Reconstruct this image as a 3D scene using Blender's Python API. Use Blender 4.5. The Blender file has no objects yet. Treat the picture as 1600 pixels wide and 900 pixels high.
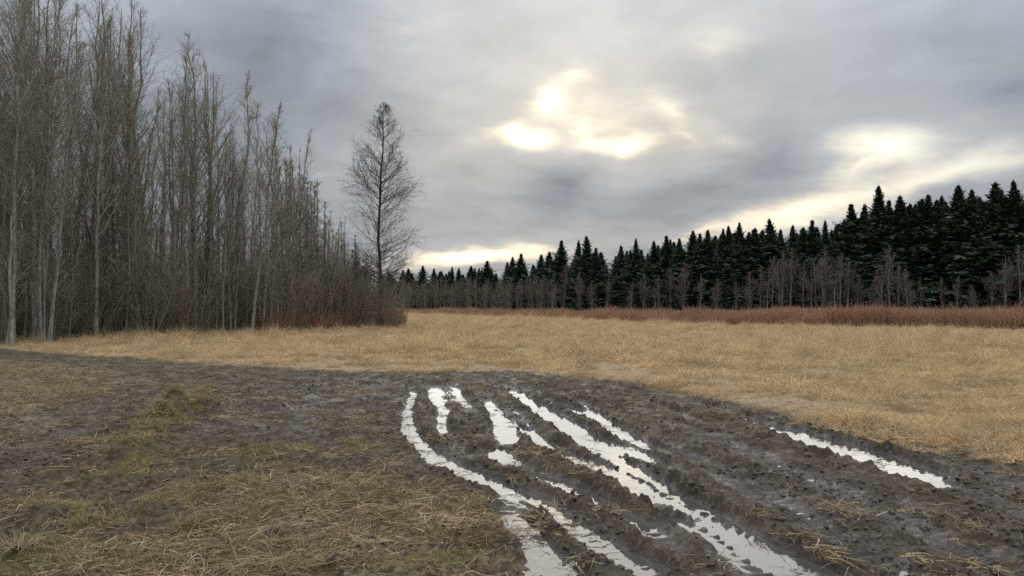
import bpy, math, random
import numpy as np
random.seed(7)
RNG = np.random.default_rng(11)
R = math.radians
sc = bpy.context.scene
COL = sc.collection

# ------------------------------------------------------------------ camera
EYE, F, HOR = 1.6, 1209.0, 480.0            # eye height (m), focal length and horizon row of the 1600x900 photograph
PITCH = math.atan((HOR - 450) / F)
cam_d = bpy.data.cameras.new('camera'); cam = bpy.data.objects.new('camera', cam_d); COL.objects.link(cam)
cam.location = (0, 0, EYE); cam.rotation_euler = (R(90) + PITCH, 0, 0)
cam_d.sensor_width = 36; cam_d.lens = F / 1600 * 36; cam_d.clip_start = 0.1; cam_d.clip_end = 9000
sc.camera = cam

# ------------------------------------------------------------------ view, render
sc.view_settings.view_transform = 'Standard'; sc.view_settings.look = 'None'
sc.view_settings.exposure = 1.2; sc.view_settings.gamma = 1
sc.view_settings.use_curve_mapping = False
sc.render.engine = 'CYCLES'
sc.cycles.use_denoising = False
sc.cycles.max_bounces = 4; sc.cycles.diffuse_bounces = 2; sc.cycles.transparent_max_bounces = 8
sc.cycles.caustics_reflective = False; sc.cycles.caustics_refractive = False

# ------------------------------------------------------------------ node helpers
class NT:
    def __init__(s, tree):
        s.t = tree; s.n = tree.nodes; s.l = tree.links
    def node(s, kind, **kw):
        n = s.n.new(kind)
        for k, v in kw.items(): setattr(n, k, v)
        return n
    def put(s, sock, v):
        if isinstance(v, bpy.types.NodeSocket): s.l.new(v, sock)
        else: sock.default_value = v
    def m(s, op, a, b=None, c=None, clamp=False):
        n = s.n.new('ShaderNodeMath'); n.operation = op; n.use_clamp = clamp
        s.put(n.inputs[0], a)
        if b is not None: s.put(n.inputs[1], b)
        if c is not None: s.put(n.inputs[2], c)
        return n.outputs[0]
    def mix(s, f, a, b):
        n = s.n.new('ShaderNodeMix'); n.data_type = 'RGBA'
        s.put(n.inputs[0], f)
        for k, v in ((6, a), (7, b)):
            s.put(n.inputs[k], v if isinstance(v, bpy.types.NodeSocket) else (*v, 1)[:4])
        return n.outputs[2]
    def ramp(s, f, lo, hi):
        n = s.n.new('ShaderNodeMapRange'); n.interpolation_type = 'SMOOTHSTEP'
        s.put(n.inputs[0], f); n.inputs[1].default_value = lo; n.inputs[2].default_value = hi
        return n.outputs[0]
    def noise(s, vec, scale, detail=4, rough=0.55, out=0, dist=0.0):
        n = s.n.new('ShaderNodeTexNoise')
        if vec is not None: s.l.new(vec, n.inputs['Vector'])
        n.inputs['Scale'].default_value = scale; n.inputs['Detail'].default_value = detail
        n.inputs['Roughness'].default_value = rough; n.inputs['Distortion'].default_value = dist
        return n.outputs[out]
    def attr(s, name, out='Fac'):
        n = s.n.new('ShaderNodeAttribute'); n.attribute_name = name
        return n.outputs[out]

# ------------------------------------------------------------------ sky: broken overcast in front of a low sun
SUN_AZ, SUN_EL = 2.5, 15.0                 # degrees, azimuth clockwise from +Y
w = bpy.data.worlds.new('World'); sc.world = w; w.use_nodes = True
g = NT(w.node_tree); g.n.clear()
out = g.node('ShaderNodeOutputWorld')
w.cycles.sampling_method = 'MANUAL'; w.cycles.sample_map_resolution = 512
sky = g.node('ShaderNodeTexSky', sky_type='NISHITA', sun_disc=False)
sky.sun_elevation = R(SUN_EL); sky.sun_rotation = R(SUN_AZ); sky.air_density = 1.0; sky.dust_density = 1.0
tc = g.node('ShaderNodeTexCoord'); sep = g.node('ShaderNodeSeparateXYZ'); g.l.new(tc.outputs['Generated'], sep.inputs[0])
dx, dy, dz = sep.outputs
DEG = 180 / math.pi
az = g.m('MULTIPLY', g.m('ARCTAN2', dx, dy), DEG)
el = g.m('MULTIPLY', g.m('ARCSINE', dz), DEG)
# cloud layer coordinates: a flat deck seen in perspective
hz = g.m('ADD', g.m('MAXIMUM', dz, 0.0), 0.16)
comb = g.node('ShaderNodeCombineXYZ')
g.l.new(g.m('DIVIDE', dx, hz), comb.inputs[0]); g.l.new(g.m('DIVIDE', dy, hz), comb.inputs[1])
deck = comb.outputs[0]
nA = g.noise(deck, 0.9, 4, 0.55)
nB = g.noise(deck, 3.0, 5, 0.62, dist=0.6)
# ragged coordinates (degrees of azimuth and elevation) for the breaks in the deck
comb2 = g.node('ShaderNodeCombineXYZ'); g.l.new(az, comb2.inputs[0]); g.l.new(el, comb2.inputs[1])
mpw = g.node('ShaderNodeMapping'); mpw.inputs['Scale'].default_value = (.45, 1, 1); g.l.new(comb2.outputs[0], mpw.inputs[0])
wn = g.node('ShaderNodeTexNoise'); g.l.new(mpw.outputs[0], wn.inputs['Vector'])
wn.inputs['Scale'].default_value = 0.36; wn.inputs['Detail'].default_value = 4; wn.inputs['Roughness'].default_value = 0.6
wv1 = g.node('ShaderNodeVectorMath', operation='SUBTRACT'); g.l.new(wn.outputs['Color'], wv1.inputs[0]); wv1.inputs[1].default_value = (.5, .5, .5)
wv2 = g.node('ShaderNodeVectorMath', operation='MULTIPLY_ADD'); g.l.new(wv1.outputs[0], wv2.inputs[0]); wv2.inputs[1].default_value = (5.0, 2.8, 0); g.l.new(comb2.outputs[0], wv2.inputs[2])
def PA(px): return math.degrees(math.atan((px - 800) / F))
def PE(py, px=800): return math.degrees(math.atan((HOR - py) / math.hypot(F, px - 800)))
# soft breaks (amp > 0) and thicker cloud (amp < 0): centre as seen, radii in degrees, amp, tilt in degrees
BREAKS = [(818, 216, 3.8, 1.7, .95, 0), (858, 156, 3.4, 1.8, .66, 12), (985, 222, 7.0, 1.3, .62, 3), (1055, 168, 3.8, 1.8, .50, -25), (1075, 205, 2.6, 1.2, .3, -30),
          (940, 190, 17, 8.5, .44, 0), (905, 118, 2.4, 1.4, .42, 0), (905, 192, 3.5, 1.2, .3, -35), (735, 222, 5, 2.2, .2, 0), (1130, 210, 3.2, 1.4, .3, -25),
          (1385, 226, 4.8, 2.3, 1.5, -6), (1350, 258, 3.2, 1.3, .65, 30), (1500, 268, 11, 1.5, 1.1, 9), (1450, 235, 14, 6.0, .48, 0),
          (745, 402, 14, 1.7, 1.08, 6), (1250, 335, 11, 2.7, 1.2, 14), (1125, 60, 4.6, 1.8, .3, -10), (1100, 358, 7, 1.3, .45, 12), (1130, 45, 10, 3, .14, 15),
          (880, 292, 8.0, 4.0, -.55, 10), (1230, 240, 6.0, 3.8, -.26, 15), (1580, 145, 7.0, 2.0, -.32, 5), (1050, 300, 13, 3.4, -.30, 12), (420, 90, 24, 13, -.50, 30), (620, 40, 9, 3.0, .16, 10)]
acc = None
for px, py, rx, ry, amp, tilt in BREAKS:
    mp = g.node('ShaderNodeMapping', vector_type='TEXTURE'); g.l.new(wv2.outputs[0], mp.inputs[0])
    mp.inputs['Location'].default_value = (PA(px), PE(py, px), 0); mp.inputs['Rotation'].default_value = (0, 0, R(tilt)); mp.inputs['Scale'].default_value = (rx, ry, 1)
    gr = g.node('ShaderNodeTexGradient', gradient_type='QUADRATIC_SPHERE'); g.l.new(mp.outputs[0], gr.inputs[0])
    acc = g.m('MULTIPLY_ADD', gr.outputs['Fac'], amp, 0.0 if acc is None else acc)
tex = g.m('ADD', g.m('MULTIPLY', g.m('SUBTRACT', nA, 0.5), 0.46), g.m('MULTIPLY', g.m('SUBTRACT', nB, 0.5), 0.36))
thin = g.m('ADD', g.m('MULTIPLY', acc, g.m('MULTIPLY_ADD', nB, 1.3, 0.35)), g.m('MULTIPLY', tex, 0.55))               # how thin the deck is
gap = g.m('MULTIPLY', g.ramp(thin, 0.14, 1.35), 0.38)
# grey of the deck: brighter where thin, towards the sun and, as under any overcast, towards the zenith
sd = (math.sin(R(SUN_AZ)) * math.cos(R(SUN_EL)), math.cos(R(SUN_AZ)) * math.cos(R(SUN_EL)), math.sin(R(SUN_EL)))
vm = g.node('ShaderNodeVectorMath', operation='DOT_PRODUCT'); g.l.new(tc.outputs['Generated'], vm.inputs[0]); vm.inputs[1].default_value = sd
glow = g.m('POWER', g.m('MAXIMUM', vm.outputs['Value'], 0.0), 16.0)
zen = g.m('MAXIMUM', dz, 0.0)
lum = g.m('ADD', g.m('MULTIPLY_ADD', glow, 0.070, 0.140), g.m('MULTIPLY', g.m('MULTIPLY', zen, zen), 0.80))
lum = g.m('MULTIPLY', lum, g.m('ADD', g.m('MULTIPLY_ADD', tex, 1.45, 1.0), g.m('MULTIPLY', g.m('MAXIMUM', acc, -.8), 0.95)))
warm = g.m('ADD', g.m('MULTIPLY', glow, 0.6), acc, clamp=True)
ccol = g.mix(warm, (0.89, 0.985, 1.12), (1.09, 1.0, 0.84))
cm = g.node('ShaderNodeVectorMath', operation='SCALE'); g.l.new(ccol, cm.inputs[0]); g.l.new(lum, cm.inputs['Scale'])
bg1 = g.node('ShaderNodeBackground'); g.l.new(sky.outputs[0], bg1.inputs[0]); bg1.inputs[1].default_value = 0.05
bg2 = g.node('ShaderNodeBackground'); g.l.new(cm.outputs[0], bg2.inputs[0]); bg2.inputs[1].default_value = 1.0
mx = g.node('ShaderNodeMixShader'); g.l.new(gap, mx.inputs[0]); g.l.new(bg2.outputs[0], mx.inputs[1]); g.l.new(bg1.outputs[0], mx.inputs[2])
g.l.new(mx.outputs[0], out.inputs[0])

# ------------------------------------------------------------------ the veiled sun
sl = bpy.data.lights.new('sun', 'SUN'); so = bpy.data.objects.new('sun', sl); COL.objects.link(so)
sl.energy = 0.5; sl.angle = R(64); sl.color = (1.0, 0.95, 0.86)   # light spread wide by the cloud in front of the sun
so.rotation_euler = (R(90 - SUN_EL), 0, R(180 - SUN_AZ)); so.location = (0, 0, 60)

# ------------------------------------------------------------------ shared helpers
def pix(x, y):
    """photograph pixel -> point on the flat ground"""
    u, v = (x - 800) / F, (450 - y) / F
    yy = math.cos(PITCH) - math.sin(PITCH) * v; zz = math.sin(PITCH) + math.cos(PITCH) * v
    t = -EYE / zz
    return (u * t, yy * t)
def at(px, d): return ((px - 800) / F * d, d)
def hgt(py, d): return EYE + (HOR - py) / F * d
def P(lst): return np.array([pix(*p) for p in lst])

def tag(o, label=None, cat=None, group=None, kind=None):
    if label: o['label'] = label
    if cat: o['category'] = cat
    if group: o['group'] = group
    if kind: o['kind'] = kind
    return o
def link(name, data, parent=None, loc=(0, 0, 0), rz=0):
    o = bpy.data.objects.new(name, data); COL.objects.link(o); o.parent = parent
    o.location = loc; o.rotation_euler = (0, 0, rz); return o

def mesh_np(name, V, faces, mat=None, smooth=True, attrs=None):
    """faces: list of (n,k) int arrays"""
    me = bpy.data.meshes.new(name)
    V = np.ascontiguousarray(V, dtype=np.float32)
    me.vertices.add(len(V)); me.vertices.foreach_set('co', V.ravel())
    faces = [np.asarray(f, dtype=np.int32) for f in faces if len(f)]
    nl = sum(f.size for f in faces); npl = sum(len(f) for f in faces)
    me.loops.add(nl); me.polygons.add(npl)
    me.loops.foreach_set('vertex_index', np.concatenate([f.ravel() for f in faces]))
    tot = np.concatenate([np.full(len(f), f.shape[1], np.int32) for f in faces])
    st = np.concatenate([[0], np.cumsum(tot)[:-1]]).astype(np.int32)
    me.polygons.foreach_set('loop_start', st); me.polygons.foreach_set('loop_total', tot)
    me.polygons.foreach_set('use_smooth', np.full(npl, smooth))
    for k, a in (attrs or {}).items():
        at_ = me.attributes.new(k, 'FLOAT', 'POINT'); at_.data.foreach_set('value', np.ascontiguousarray(a, dtype=np.float32))
    if mat: me.materials.append(mat)
    me.update(calc_edges=True)
    return me

# value noise -----------------------------------------------------------------
TAB = np.random.default_rng(5).random((256, 256))
def vn(x, y, seed=0):
    x = x + seed * 17.37; y = y + seed * 9.71
    xi = np.floor(x).astype(np.int64); yi = np.floor(y).astype(np.int64)
    fx = x - xi; fy = y - yi
    fx = fx * fx * fx * (fx * (fx * 6 - 15) + 10); fy = fy * fy * fy * (fy * (fy * 6 - 15) + 10)
    a = TAB[xi & 255, yi & 255]; b = TAB[(xi + 1) & 255, yi & 255]; c = TAB[xi & 255, (yi + 1) & 255]; d = TAB[(xi + 1) & 255, (yi + 1) & 255]
    return (a + (b - a) * fx) * (1 - fy) + (c + (d - c) * fx) * fy
def fbm(x, y, oct=4, seed=0, gain=0.5):
    s = 0; a = 1; t = 0
    for o in range(oct):
        cs, sn = math.cos(o * 1.1), math.sin(o * 1.1)
        s = s + a * vn((x * cs - y * sn) * 2 ** o, (x * sn + y * cs) * 2 ** o, seed + o); t += a; a *= gain
    return s / t
def ss(x, a, b):
    t = np.clip((x - a) / (b - a), 0, 1); return t * t * (3 - 2 * t)
def seg_dist(x, y, pl):
    """distance to a polyline, parameter along it (in control points) and arc length"""
    best = np.full(x.shape, 1e9); par = np.zeros(x.shape); arc = np.zeros(x.shape); L0 = 0
    for i in range(len(pl) - 1):
        a, b = pl[i], pl[i + 1]; d = b - a; L = math.hypot(*d)
        t = np.clip(((x - a[0]) * d[0] + (y - a[1]) * d[1]) / (L * L), 0, 1)
        q = np.hypot(x - a[0] - t * d[0], y - a[1] - t * d[1])
        k = q < best
        best = np.where(k, q, best); par = np.where(k, i + t, par); arc = np.where(k, L0 + t * L, arc); L0 += L
    return best, par, arc
def poly_sd(x, y, pl):
    """signed distance to a polygon, positive inside"""
    ring = np.vstack([pl, pl[:1]]); d, _, _ = seg_dist(x, y, ring)
    ins = np.zeros(x.shape, bool)
    for i in range(len(ring) - 1):
        (x0, y0), (x1, y1) = ring[i], ring[i + 1]
        if y0 == y1: continue
        c = ((y0 > y) != (y1 > y)) & (x < (x1 - x0) * (y - y0) / (y1 - y0) + x0)
        ins ^= c
    return np.where(ins, d, -d)

# ------------------------------------------------------------------ ground relief
ZW = -0.043                                                       # water table in the ruts
# (pixel x, pixel y, half width m, depth m); deeper than 0.055 holds water
RUTS = [
 [(642, 600, .06, .02), (646, 612, .12, .085), (642, 628, .10, .07), (632, 645, .12, .07), (640, 672, .13, .09), (662, 697, .15, .10), (692, 720, .16, .11), (740, 740, .19, .115), (790, 758, .17, .11), (826, 776, .17, .095), (868, 798, .15, .066), (920, 830, .15, .070), (965, 858, .16, .070), (1010, 886, .16, .064), (1080, 930, .18, .06), (1200, 1010, .2, .05)],
 [(715, 742, .1, .03), (755, 760, .12, .05), (786, 786, .13, .08), (815, 818, .14, .09), (846, 852, .16, .09), (874, 890, .16, .095), (910, 950, .17, .09), (960, 1040, .17, .07)],
 [(676, 598, .1, .03), (680, 606, .20, .10), (684, 620, .20, .10), (696, 636, .16, .08), (690, 652, .1, .068), (692, 668, .1, .068), (700, 690, .12, .045), (716, 704, .13, .07), (726, 712, .13, .05), (790, 738, .13, .03), (880, 775, .14, .04)],
 [(704, 598, .1, .03), (709, 606, .16, .095), (714, 618, .15, .085), (722, 628, .15, .07), (738, 645, .12, .04)],
 [(760, 620, .12, .06), (768, 634, .12, .085), (782, 652, .15, .095), (792, 668, .18, .115), (796, 680, .16, .095), (786, 694, .14, .05), (774, 700, .13, .085), (786, 714, .18, .085), (800, 724, .14, .06), (850, 738, .13, .07), (900, 762, .14, .08), (950, 787, .14, .08), (1005, 814, .14, .07), (1050, 845, .14, .06), (1110, 880, .15, .062), (1200, 940, .15, .05)],
 [(792, 602, .08, .03), (806, 612, .15, .10), (850, 640, .20, .125), (900, 673, .23, .13), (945, 702, .22, .125), (972, 720, .17, .10), (1000, 742, .18, .09), (1046, 766, .17, .085), (1100, 795, .16, .085), (1150, 823, .16, .08), (1185, 843, .16, .10), (1240, 872, .19, .12), (1310, 905, .2, .125), (1450, 980, .2, .10)],
 [(800, 640, .1, .04), (838, 682, .09, .07), (860, 695, .11, .095), (900, 713, .12, .10), (940, 731, .12, .10), (978, 750, .09, .075), (1040, 790, .12, .05), (1130, 840, .13, .064), (1220, 900, .14, .05)],
 [(850, 620, .1, .055), (868, 628, .13, .10), (905, 640, .15, .11), (930, 652, .13, .10), (962, 668, .15, .105), (1002, 690, .13, .085), (1060, 720, .12, .03), (1150, 770, .12, .03), (1300, 860, .14, .02)],
 [(905, 670, .08, .05), (940, 684, .13, .11), (965, 694, .13, .11), (998, 706, .11, .09), (1060, 738, .12, .03)],
 [(905, 622, .08, .05), (925, 638, .12, .10), (950, 658, .12, .10), (975, 668, .09, .05)],
 [(985, 615, .1, .03), (1030, 634, .10, .075), (1062, 648, .10, .06), (1110, 665, .12, .03), (1200, 700, .12, .035), (1330, 770, .13, .03), (1500, 860, .14, .02)],
 [(1030, 610, .1, .02), (1110, 634, .12, .075), (1175, 655, .15, .10), (1225, 673, .19, .13), (1280, 692, .21, .14), (1325, 706, .20, .135), (1352, 716, .18, .12), (1362, 722, .16, .05), (1372, 727, .16, .115), (1410, 738, .16, .13), (1458, 751, .12, .11), (1500, 764, .12, .03), (1600, 800, .15, .02)],
 [(1230, 664, .1, .03), (1285, 681, .12, .11), (1325, 691, .14, .12), (1365, 706, .15, .115), (1400, 719, .16, .125), (1455, 738, .14, .115), (1475, 745, .1, .03), (1600, 785, .14, .02)],
 [(770, 630, .08, .04), (800, 638, .16, .07), (815, 652, .14, .06), (850, 680, .12, .02)],
 [(930, 598, .1, .03), (1050, 622, .17, .05), (1200, 662, .19, .055), (1400, 726, .2, .055), (1600, 800, .22, .05)],
 [(985, 640, .1, .03), (1100, 676, .16, .05), (1250, 740, .18, .055), (1400, 806, .19, .055), (1600, 905, .2, .05)],
 [(940, 640, .1, .02), (1080, 710, .14, .05), (1250, 800, .16, .055), (1420, 900, .17, .05)],
 [(1000, 602, .1, .03), (1100, 622, .12, .04), (1250, 656, .16, .04), (1400, 694, .18, .04), (1600, 750, .2, .03)],
]
GAIN = {0: (.88, .95), 1: (.9, .97), 2: (.85, .95), 4: (.95, 1.08), 5: (.86, .97), 6: (1.25, 1.5), 7: (.95, 1.06), 8: (1.05, 1.2), 9: (.9, 1.0), 11: (1.1, 1.05), 12: (1.1, 1.25), 13: (.9, 1.0)}   # width, depth
RUTS = [(P([(a, b) for a, b, _, _ in r]), np.array([c * .90 * GAIN.get(k, (1, 1))[0] for *_, c, _ in r]), np.array([d * (1.16 if d > .062 else .85) * GAIN.get(k, (1, 1))[1] for *_, d in r])) for k, r in enumerate(RUTS)]
MUD_EDGE = [(-900, 512), (-300, 528), (0, 546), (100, 554), (200, 561), (300, 569), (400, 576), (500, 580), (620, 582), (800, 580), (900, 588), (1000, 603), (1100, 621), (1200, 643), (1300, 663), (1400, 684), (1500, 706), (1600, 728), (1750, 765), (2100, 860)]
MUD_LOW = [(2300, 1300), (1250, 1400), (950, 1150), (860, 960), (800, 860), (760, 800), (690, 762), (620, 740), (540, 720), (430, 705), (330, 690), (210, 690), (110, 730), (0, 775), (-300, 840), (-500, 700), (-120, 650), (30, 640), (140, 620), (170, 600), (60, 575), (-100, 560), (-900, 528)]
MUD = P(MUD_EDGE + MUD_LOW)
FIELD_EDGE = P(MUD_EDGE)
FIELD_POLY = np.vstack([FIELD_EDGE, [(9, -4), (400, -4), (400, 1500), (-900, 1500), (-900, 62)]])
STRAW = P([(350, 790), (430, 750), (560, 735), (660, 755), (740, 790), (790, 850), (830, 900), (860, 980), (300, 1000), (150, 900)])
STRAW2 = P([(-300, 562), (0, 562), (150, 578), (215, 596), (120, 618), (60, 660), (0, 700), (-300, 700)])
HUMPS = [(P([(330, 622), (295, 640), (240, 672)]), .26, .19), (P([(330, 650), (285, 656), (235, 682), (190, 722)]), .28, .17), (P([(20, 800), (70, 812)]), .25, .10), (P([(510, 885), (560, 868)]), .18, .07)]
MOSS = [(300, 630, .5), (300, 652, .4), (262, 672, .45), (225, 712, .35), (152, 690, .32), (280, 772, .4), (395, 704, .3), (562, 700, .3), (400, 758, .35), (108, 792, .3), (150, 820, .35), (700, 860, .35), (340, 820, .4), (480, 700, .25), (190, 735, .4), (60, 870, .5)]

def masks(x, y):
    wob = (fbm(x * .9, y * .9, 4, 3) - .5) * 1.1
    mud = ss(poly_sd(x, y, MUD) + wob * .7, -.12, .35)
    st = np.maximum(ss(poly_sd(x, y, STRAW) + wob * 1.0, -.3, .4), ss(poly_sd(x, y, STRAW2) + wob * 1.4, -.5, .6))
    field = ss(poly_sd(x, y, FIELD_POLY) + wob * .9, -.05, .4)
    ms = np.zeros(x.shape)
    for px, py, r in MOSS:
        cx, cy = pix(px, py); ms = np.maximum(ms, np.exp(-((x - cx) ** 2 + ((y - cy) * .75) ** 2) / r ** 2))
    ms = ss(ms * .85 + (fbm(x * 5, y * 5, 3, 8) - .5) * 1.2, .42, .85)
    return mud, st, field, ms
def height(x, y):
    near = (y > 1) & (y < 30) & (x > -26) & (x < 26); x = x + 0.0
    h = (fbm(x * .22, y * .22, 3, 1) - .5) * .10 + (fbm(x * .03, y * .03, 2, 2) - .5) * .5 * ss(np.hypot(x, y), 30, 120)
    mud = np.zeros(x.shape); st = mud.copy(); field = np.ones(x.shape); ms = mud.copy()
    if not near.any(): return h, mud, st, field, ms
    xn, yn = x[near], y[near]
    m, s_, f, q = masks(xn, yn); mud[near] = m; st[near] = s_; field[near] = f; ms[near] = q
    hn = h[near] * (1 - .75 * m) + .05 * f - .01
    # trampled clods and dead-turf lumps
    r1 = np.abs(fbm(xn * 2.3, yn * 2.0, 3, 20) - .5) * 2; r2 = np.abs(fbm(xn * 6.5, yn * 5.6, 3, 30) - .5) * 2
    lump = fbm(xn * 4.2, yn * 3.6, 3, 40) - .5; grain = fbm(xn * 15, yn * 14, 3, 50) - .5; fine = fbm(xn * 34, yn * 30, 2, 55) - .5
    calm = np.zeros(xn.shape); wetr = np.zeros(xn.shape); dig = np.zeros(xn.shape); up_ = np.zeros(xn.shape)
    jx = xn + (fbm(xn * 2.1, yn * 2.1, 3, 60) - .5) * .14 + (fbm(xn * 8, yn * 8, 2, 63) - .5) * .06
    jy = yn + (fbm(xn * 2.1, yn * 2.1, 3, 61) - .5) * .14
    for pl, hw, dp in RUTS:
        d, t, arc = seg_dist(jx, jy, pl)
        i = np.arange(len(pl)); wdt = np.interp(t, i, hw); dep = np.interp(t, i, dp)
        q = d / wdt
        prof = 1 / (1 + (q * .92) ** 6)
        tread = .016 * np.sin(arc / .14 * 6.283 + 6 * fbm(xn * 1.5, yn * 1.5, 2, 70) + 4 * np.minimum(q, 2)) * np.exp(-(q / .9) ** 4)
        cand = -dep * prof + tread
        berm = np.minimum(dep, .09) * .42 * np.exp(-((q - 1.75) / .55) ** 2) * (.35 + 1.3 * fbm(xn * 3, yn * 3, 2, 71))
        k = prof > .08
        dig = np.where(k, np.minimum(dig, cand), dig); up_ = np.maximum(up_, np.where(k, 0, berm))
        calm = np.maximum(calm, prof * (.92 if dp.max() > .06 else .75))
    # parallel wheel marks over the churned part
    xr = xn + .17 * yn + .12 * fbm(xn * .6, yn * .6, 2, 81)
    along = vn(xr * 3.1, yn * .14, 80) * .6 + vn(xr * 7.5, yn * .22, 82) * .4 - .5
    ribs = np.sin(yn / .13 * 6.283 + 5 * fbm(xn * 1.2, yn * 1.2, 2, 83)) * ss(-along, .02, .2)
    churn = m * (1 - calm)
    streak = ss(xn, -1.5, .5)
    hm = (r1 - .35) * .060 + (r2 - .35) * .072 * (.4 + 1.2 * fbm(xn * .8, yn * .8, 2, 90)) + lump * .06 + grain * .050 + fine * .026 + along * .085 * streak + ribs * .012 * streak
    hd = lump * .075 + (r2 - .3) * .075 + grain * .055 + fine * .028
    hn = hn + churn * hm + (1 - m) * hd * (1 - .6 * f) + (dig + up_) * np.maximum(m, .35) + .030 * m + calm * m * (grain * .016 + lump * .02)
    for pl, wd, amp in HUMPS:
        d, _, _ = seg_dist(jx, jy, pl)
        hn = hn + amp * np.exp(-(d / wd) ** 2) * (.5 + fbm(xn * 4, yn * 4, 3, 95))
    h[near] = hn
    # away from the mapped ruts nothing holds water
    return h, mud, st, field, ms

def axis(parts):
    o = [parts[0][0]]
    for a, b, s0, s1 in parts:
        x = a
        while x < b - 1e-6:
            x = min(b, x + s0 + (s1 - s0) * (x - a) / (b - a)); o.append(x)
    return np.array(o)
gx = axis([(0, 6.5, .022, .035), (6.5, 14, .035, .09), (14, 40, .09, 1.2), (40, 400, 1.2, 40), (400, 3600, 60, 400)])
gxn = axis([(0, 4.5, .022, .03), (4.5, 14, .03, .09), (14, 40, .09, 1.2), (40, 400, 1.2, 40), (400, 3600, 60, 400)])
gx = np.concatenate([-gxn[:0:-1], gx])
gy = axis([(2.6, 8, .020, .030), (8, 20, .034, .07), (20, 40, .1, .8), (40, 300, .8, 25), (300, 4000, 40, 400)])
gy = np.concatenate([[-2500, -600, -150, -40, -10, -3, 0, 1, 1.6, 2.0, 2.3, 2.5], gy])
X, Y = np.meshgrid(gx, gy)
H, MUDM, STM, FLD, MSM = height(X, Y)
wet = ss(-(H - ZW), -.055, -.004) * MUDM
wx, wy = pix(565, 622)
wet = np.maximum(wet, .8 * MUDM * np.exp(-(((X - wx) / 1.9) ** 2 + ((Y - wy) / 3.4) ** 2)) * ss(fbm(X * 3, Y * 3, 3, 99), .35, .6))

# ------------------------------------------------------------------ materials
def new_mat(name):
    m = bpy.data.materials.new(name); m.use_nodes = True
    t = NT(m.node_tree); b = m.node_tree.nodes['Principled BSDF']
    return m, t, b

def ground_material():
    m, t, b = new_mat('earth_and_mud')
    geo = t.node('ShaderNodeNewGeometry').outputs['Position']
    n1 = t.noise(geo, 2.2, 6, .62); n2 = t.noise(geo, 16, 6, .65); n3 = t.noise(geo, .6, 4, .5); n4 = t.noise(geo, 70, 4, .7)
    n5 = t.noise(geo, 34, 5, .7)
    mud = t.mix(t.ramp(n1, .35, .65), (.066, .045, .026), (.145, .100, .058))
    mud = t.mix(t.m('MULTIPLY', t.ramp(n3, .42, .66), .45), mud, (.062, .049, .033))
    mud = t.mix(t.m('MULTIPLY', t.ramp(n2, .50, .68), .75), mud, (.22, .160, .102))
    mud = t.mix(t.m('MULTIPLY', t.ramp(n5, .56, .40), .6), mud, (.032, .025, .019))
    soil = t.mix(t.ramp(n2, .38, .64), (.048, .034, .021), (.155, .112, .066))
    soil = t.mix(t.m('MULTIPLY', t.ramp(n1, .45, .7), .6), soil, (.080, .056, .032))
    soil = t.mix(t.m('MULTIPLY', t.ramp(n5, .54, .66), .6), soil, (.20, .15, .092))
    straw = t.mix(t.ramp(n2, .30, .72), (.10, .072, .042), (.30, .225, .135))
    straw = t.mix(t.m('MULTIPLY', t.ramp(n1, .5, .75), .5), straw, (.12, .10, .045))
    field = t.mix(t.ramp(n2, .3, .7), (.22, .15, .085), (.46, .335, .205))
    field = t.mix(t.m('MULTIPLY', t.ramp(n1, .48, .72), .5), field, (.22, .155, .09))
    moss = t.mix(t.ramp(n2, .3, .7), (.07, .062, .022), (.17, .145, .05))
    c = t.mix(t.m('MULTIPLY', t.attr('mud'), 1.0), soil, mud)
    c = t.mix(t.m('MULTIPLY', t.attr('straw'), t.ramp(t.m('ADD', n1, t.m('MULTIPLY', n2, .4)), .52, .82)), c, straw)
    c = t.mix(t.attr('moss'), c, moss)
    c = t.mix(t.attr('field'), c, field)
    wt = t.attr('wet')
    c = t.mix(t.m('MULTIPLY', wt, .55), c, (.022, .019, .016))
    t.put(b.inputs['Base Color'], c)
    wn_ = t.m('MULTIPLY', t.attr('mud'), t.ramp(n1, .42, .62))
    r = t.m('SUBTRACT', .95, t.m('MULTIPLY', wn_, .42)); r = t.m('SUBTRACT', r, t.m('MULTIPLY', wt, .42))
    t.put(b.inputs['Roughness'], t.m('MAXIMUM', r, .16))
    t.put(b.inputs['Specular IOR Level'], t.m('MULTIPLY_ADD', wt, .35, .15))
    bp = t.node('ShaderNodeBump'); bp.inputs['Strength'].default_value = .9; bp.inputs['Distance'].default_value = .03
    t.put(bp.inputs['Height'], t.m('ADD', t.m('ADD', n2, t.m('MULTIPLY', n5, .6)), t.m('MULTIPLY', n4, .45))); t.l.new(bp.outputs[0], b.inputs['Normal'])
    return m
def water_material():
    m, t, b = new_mat('muddy_water')
    b.inputs['Base Color'].default_value = (.075, .068, .055, 1); b.inputs['Roughness'].default_value = .03
    b.inputs['IOR'].default_value = 1.42
    geo = t.node('ShaderNodeNewGeometry').outputs['Position']
    bp = t.node('ShaderNodeBump'); bp.inputs['Strength'].default_value = .12; bp.inputs['Distance'].default_value = .02
    t.put(bp.inputs['Height'], t.noise(geo, 9, 2)); t.l.new(bp.outputs[0], b.inputs['Normal'])
    return m
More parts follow.
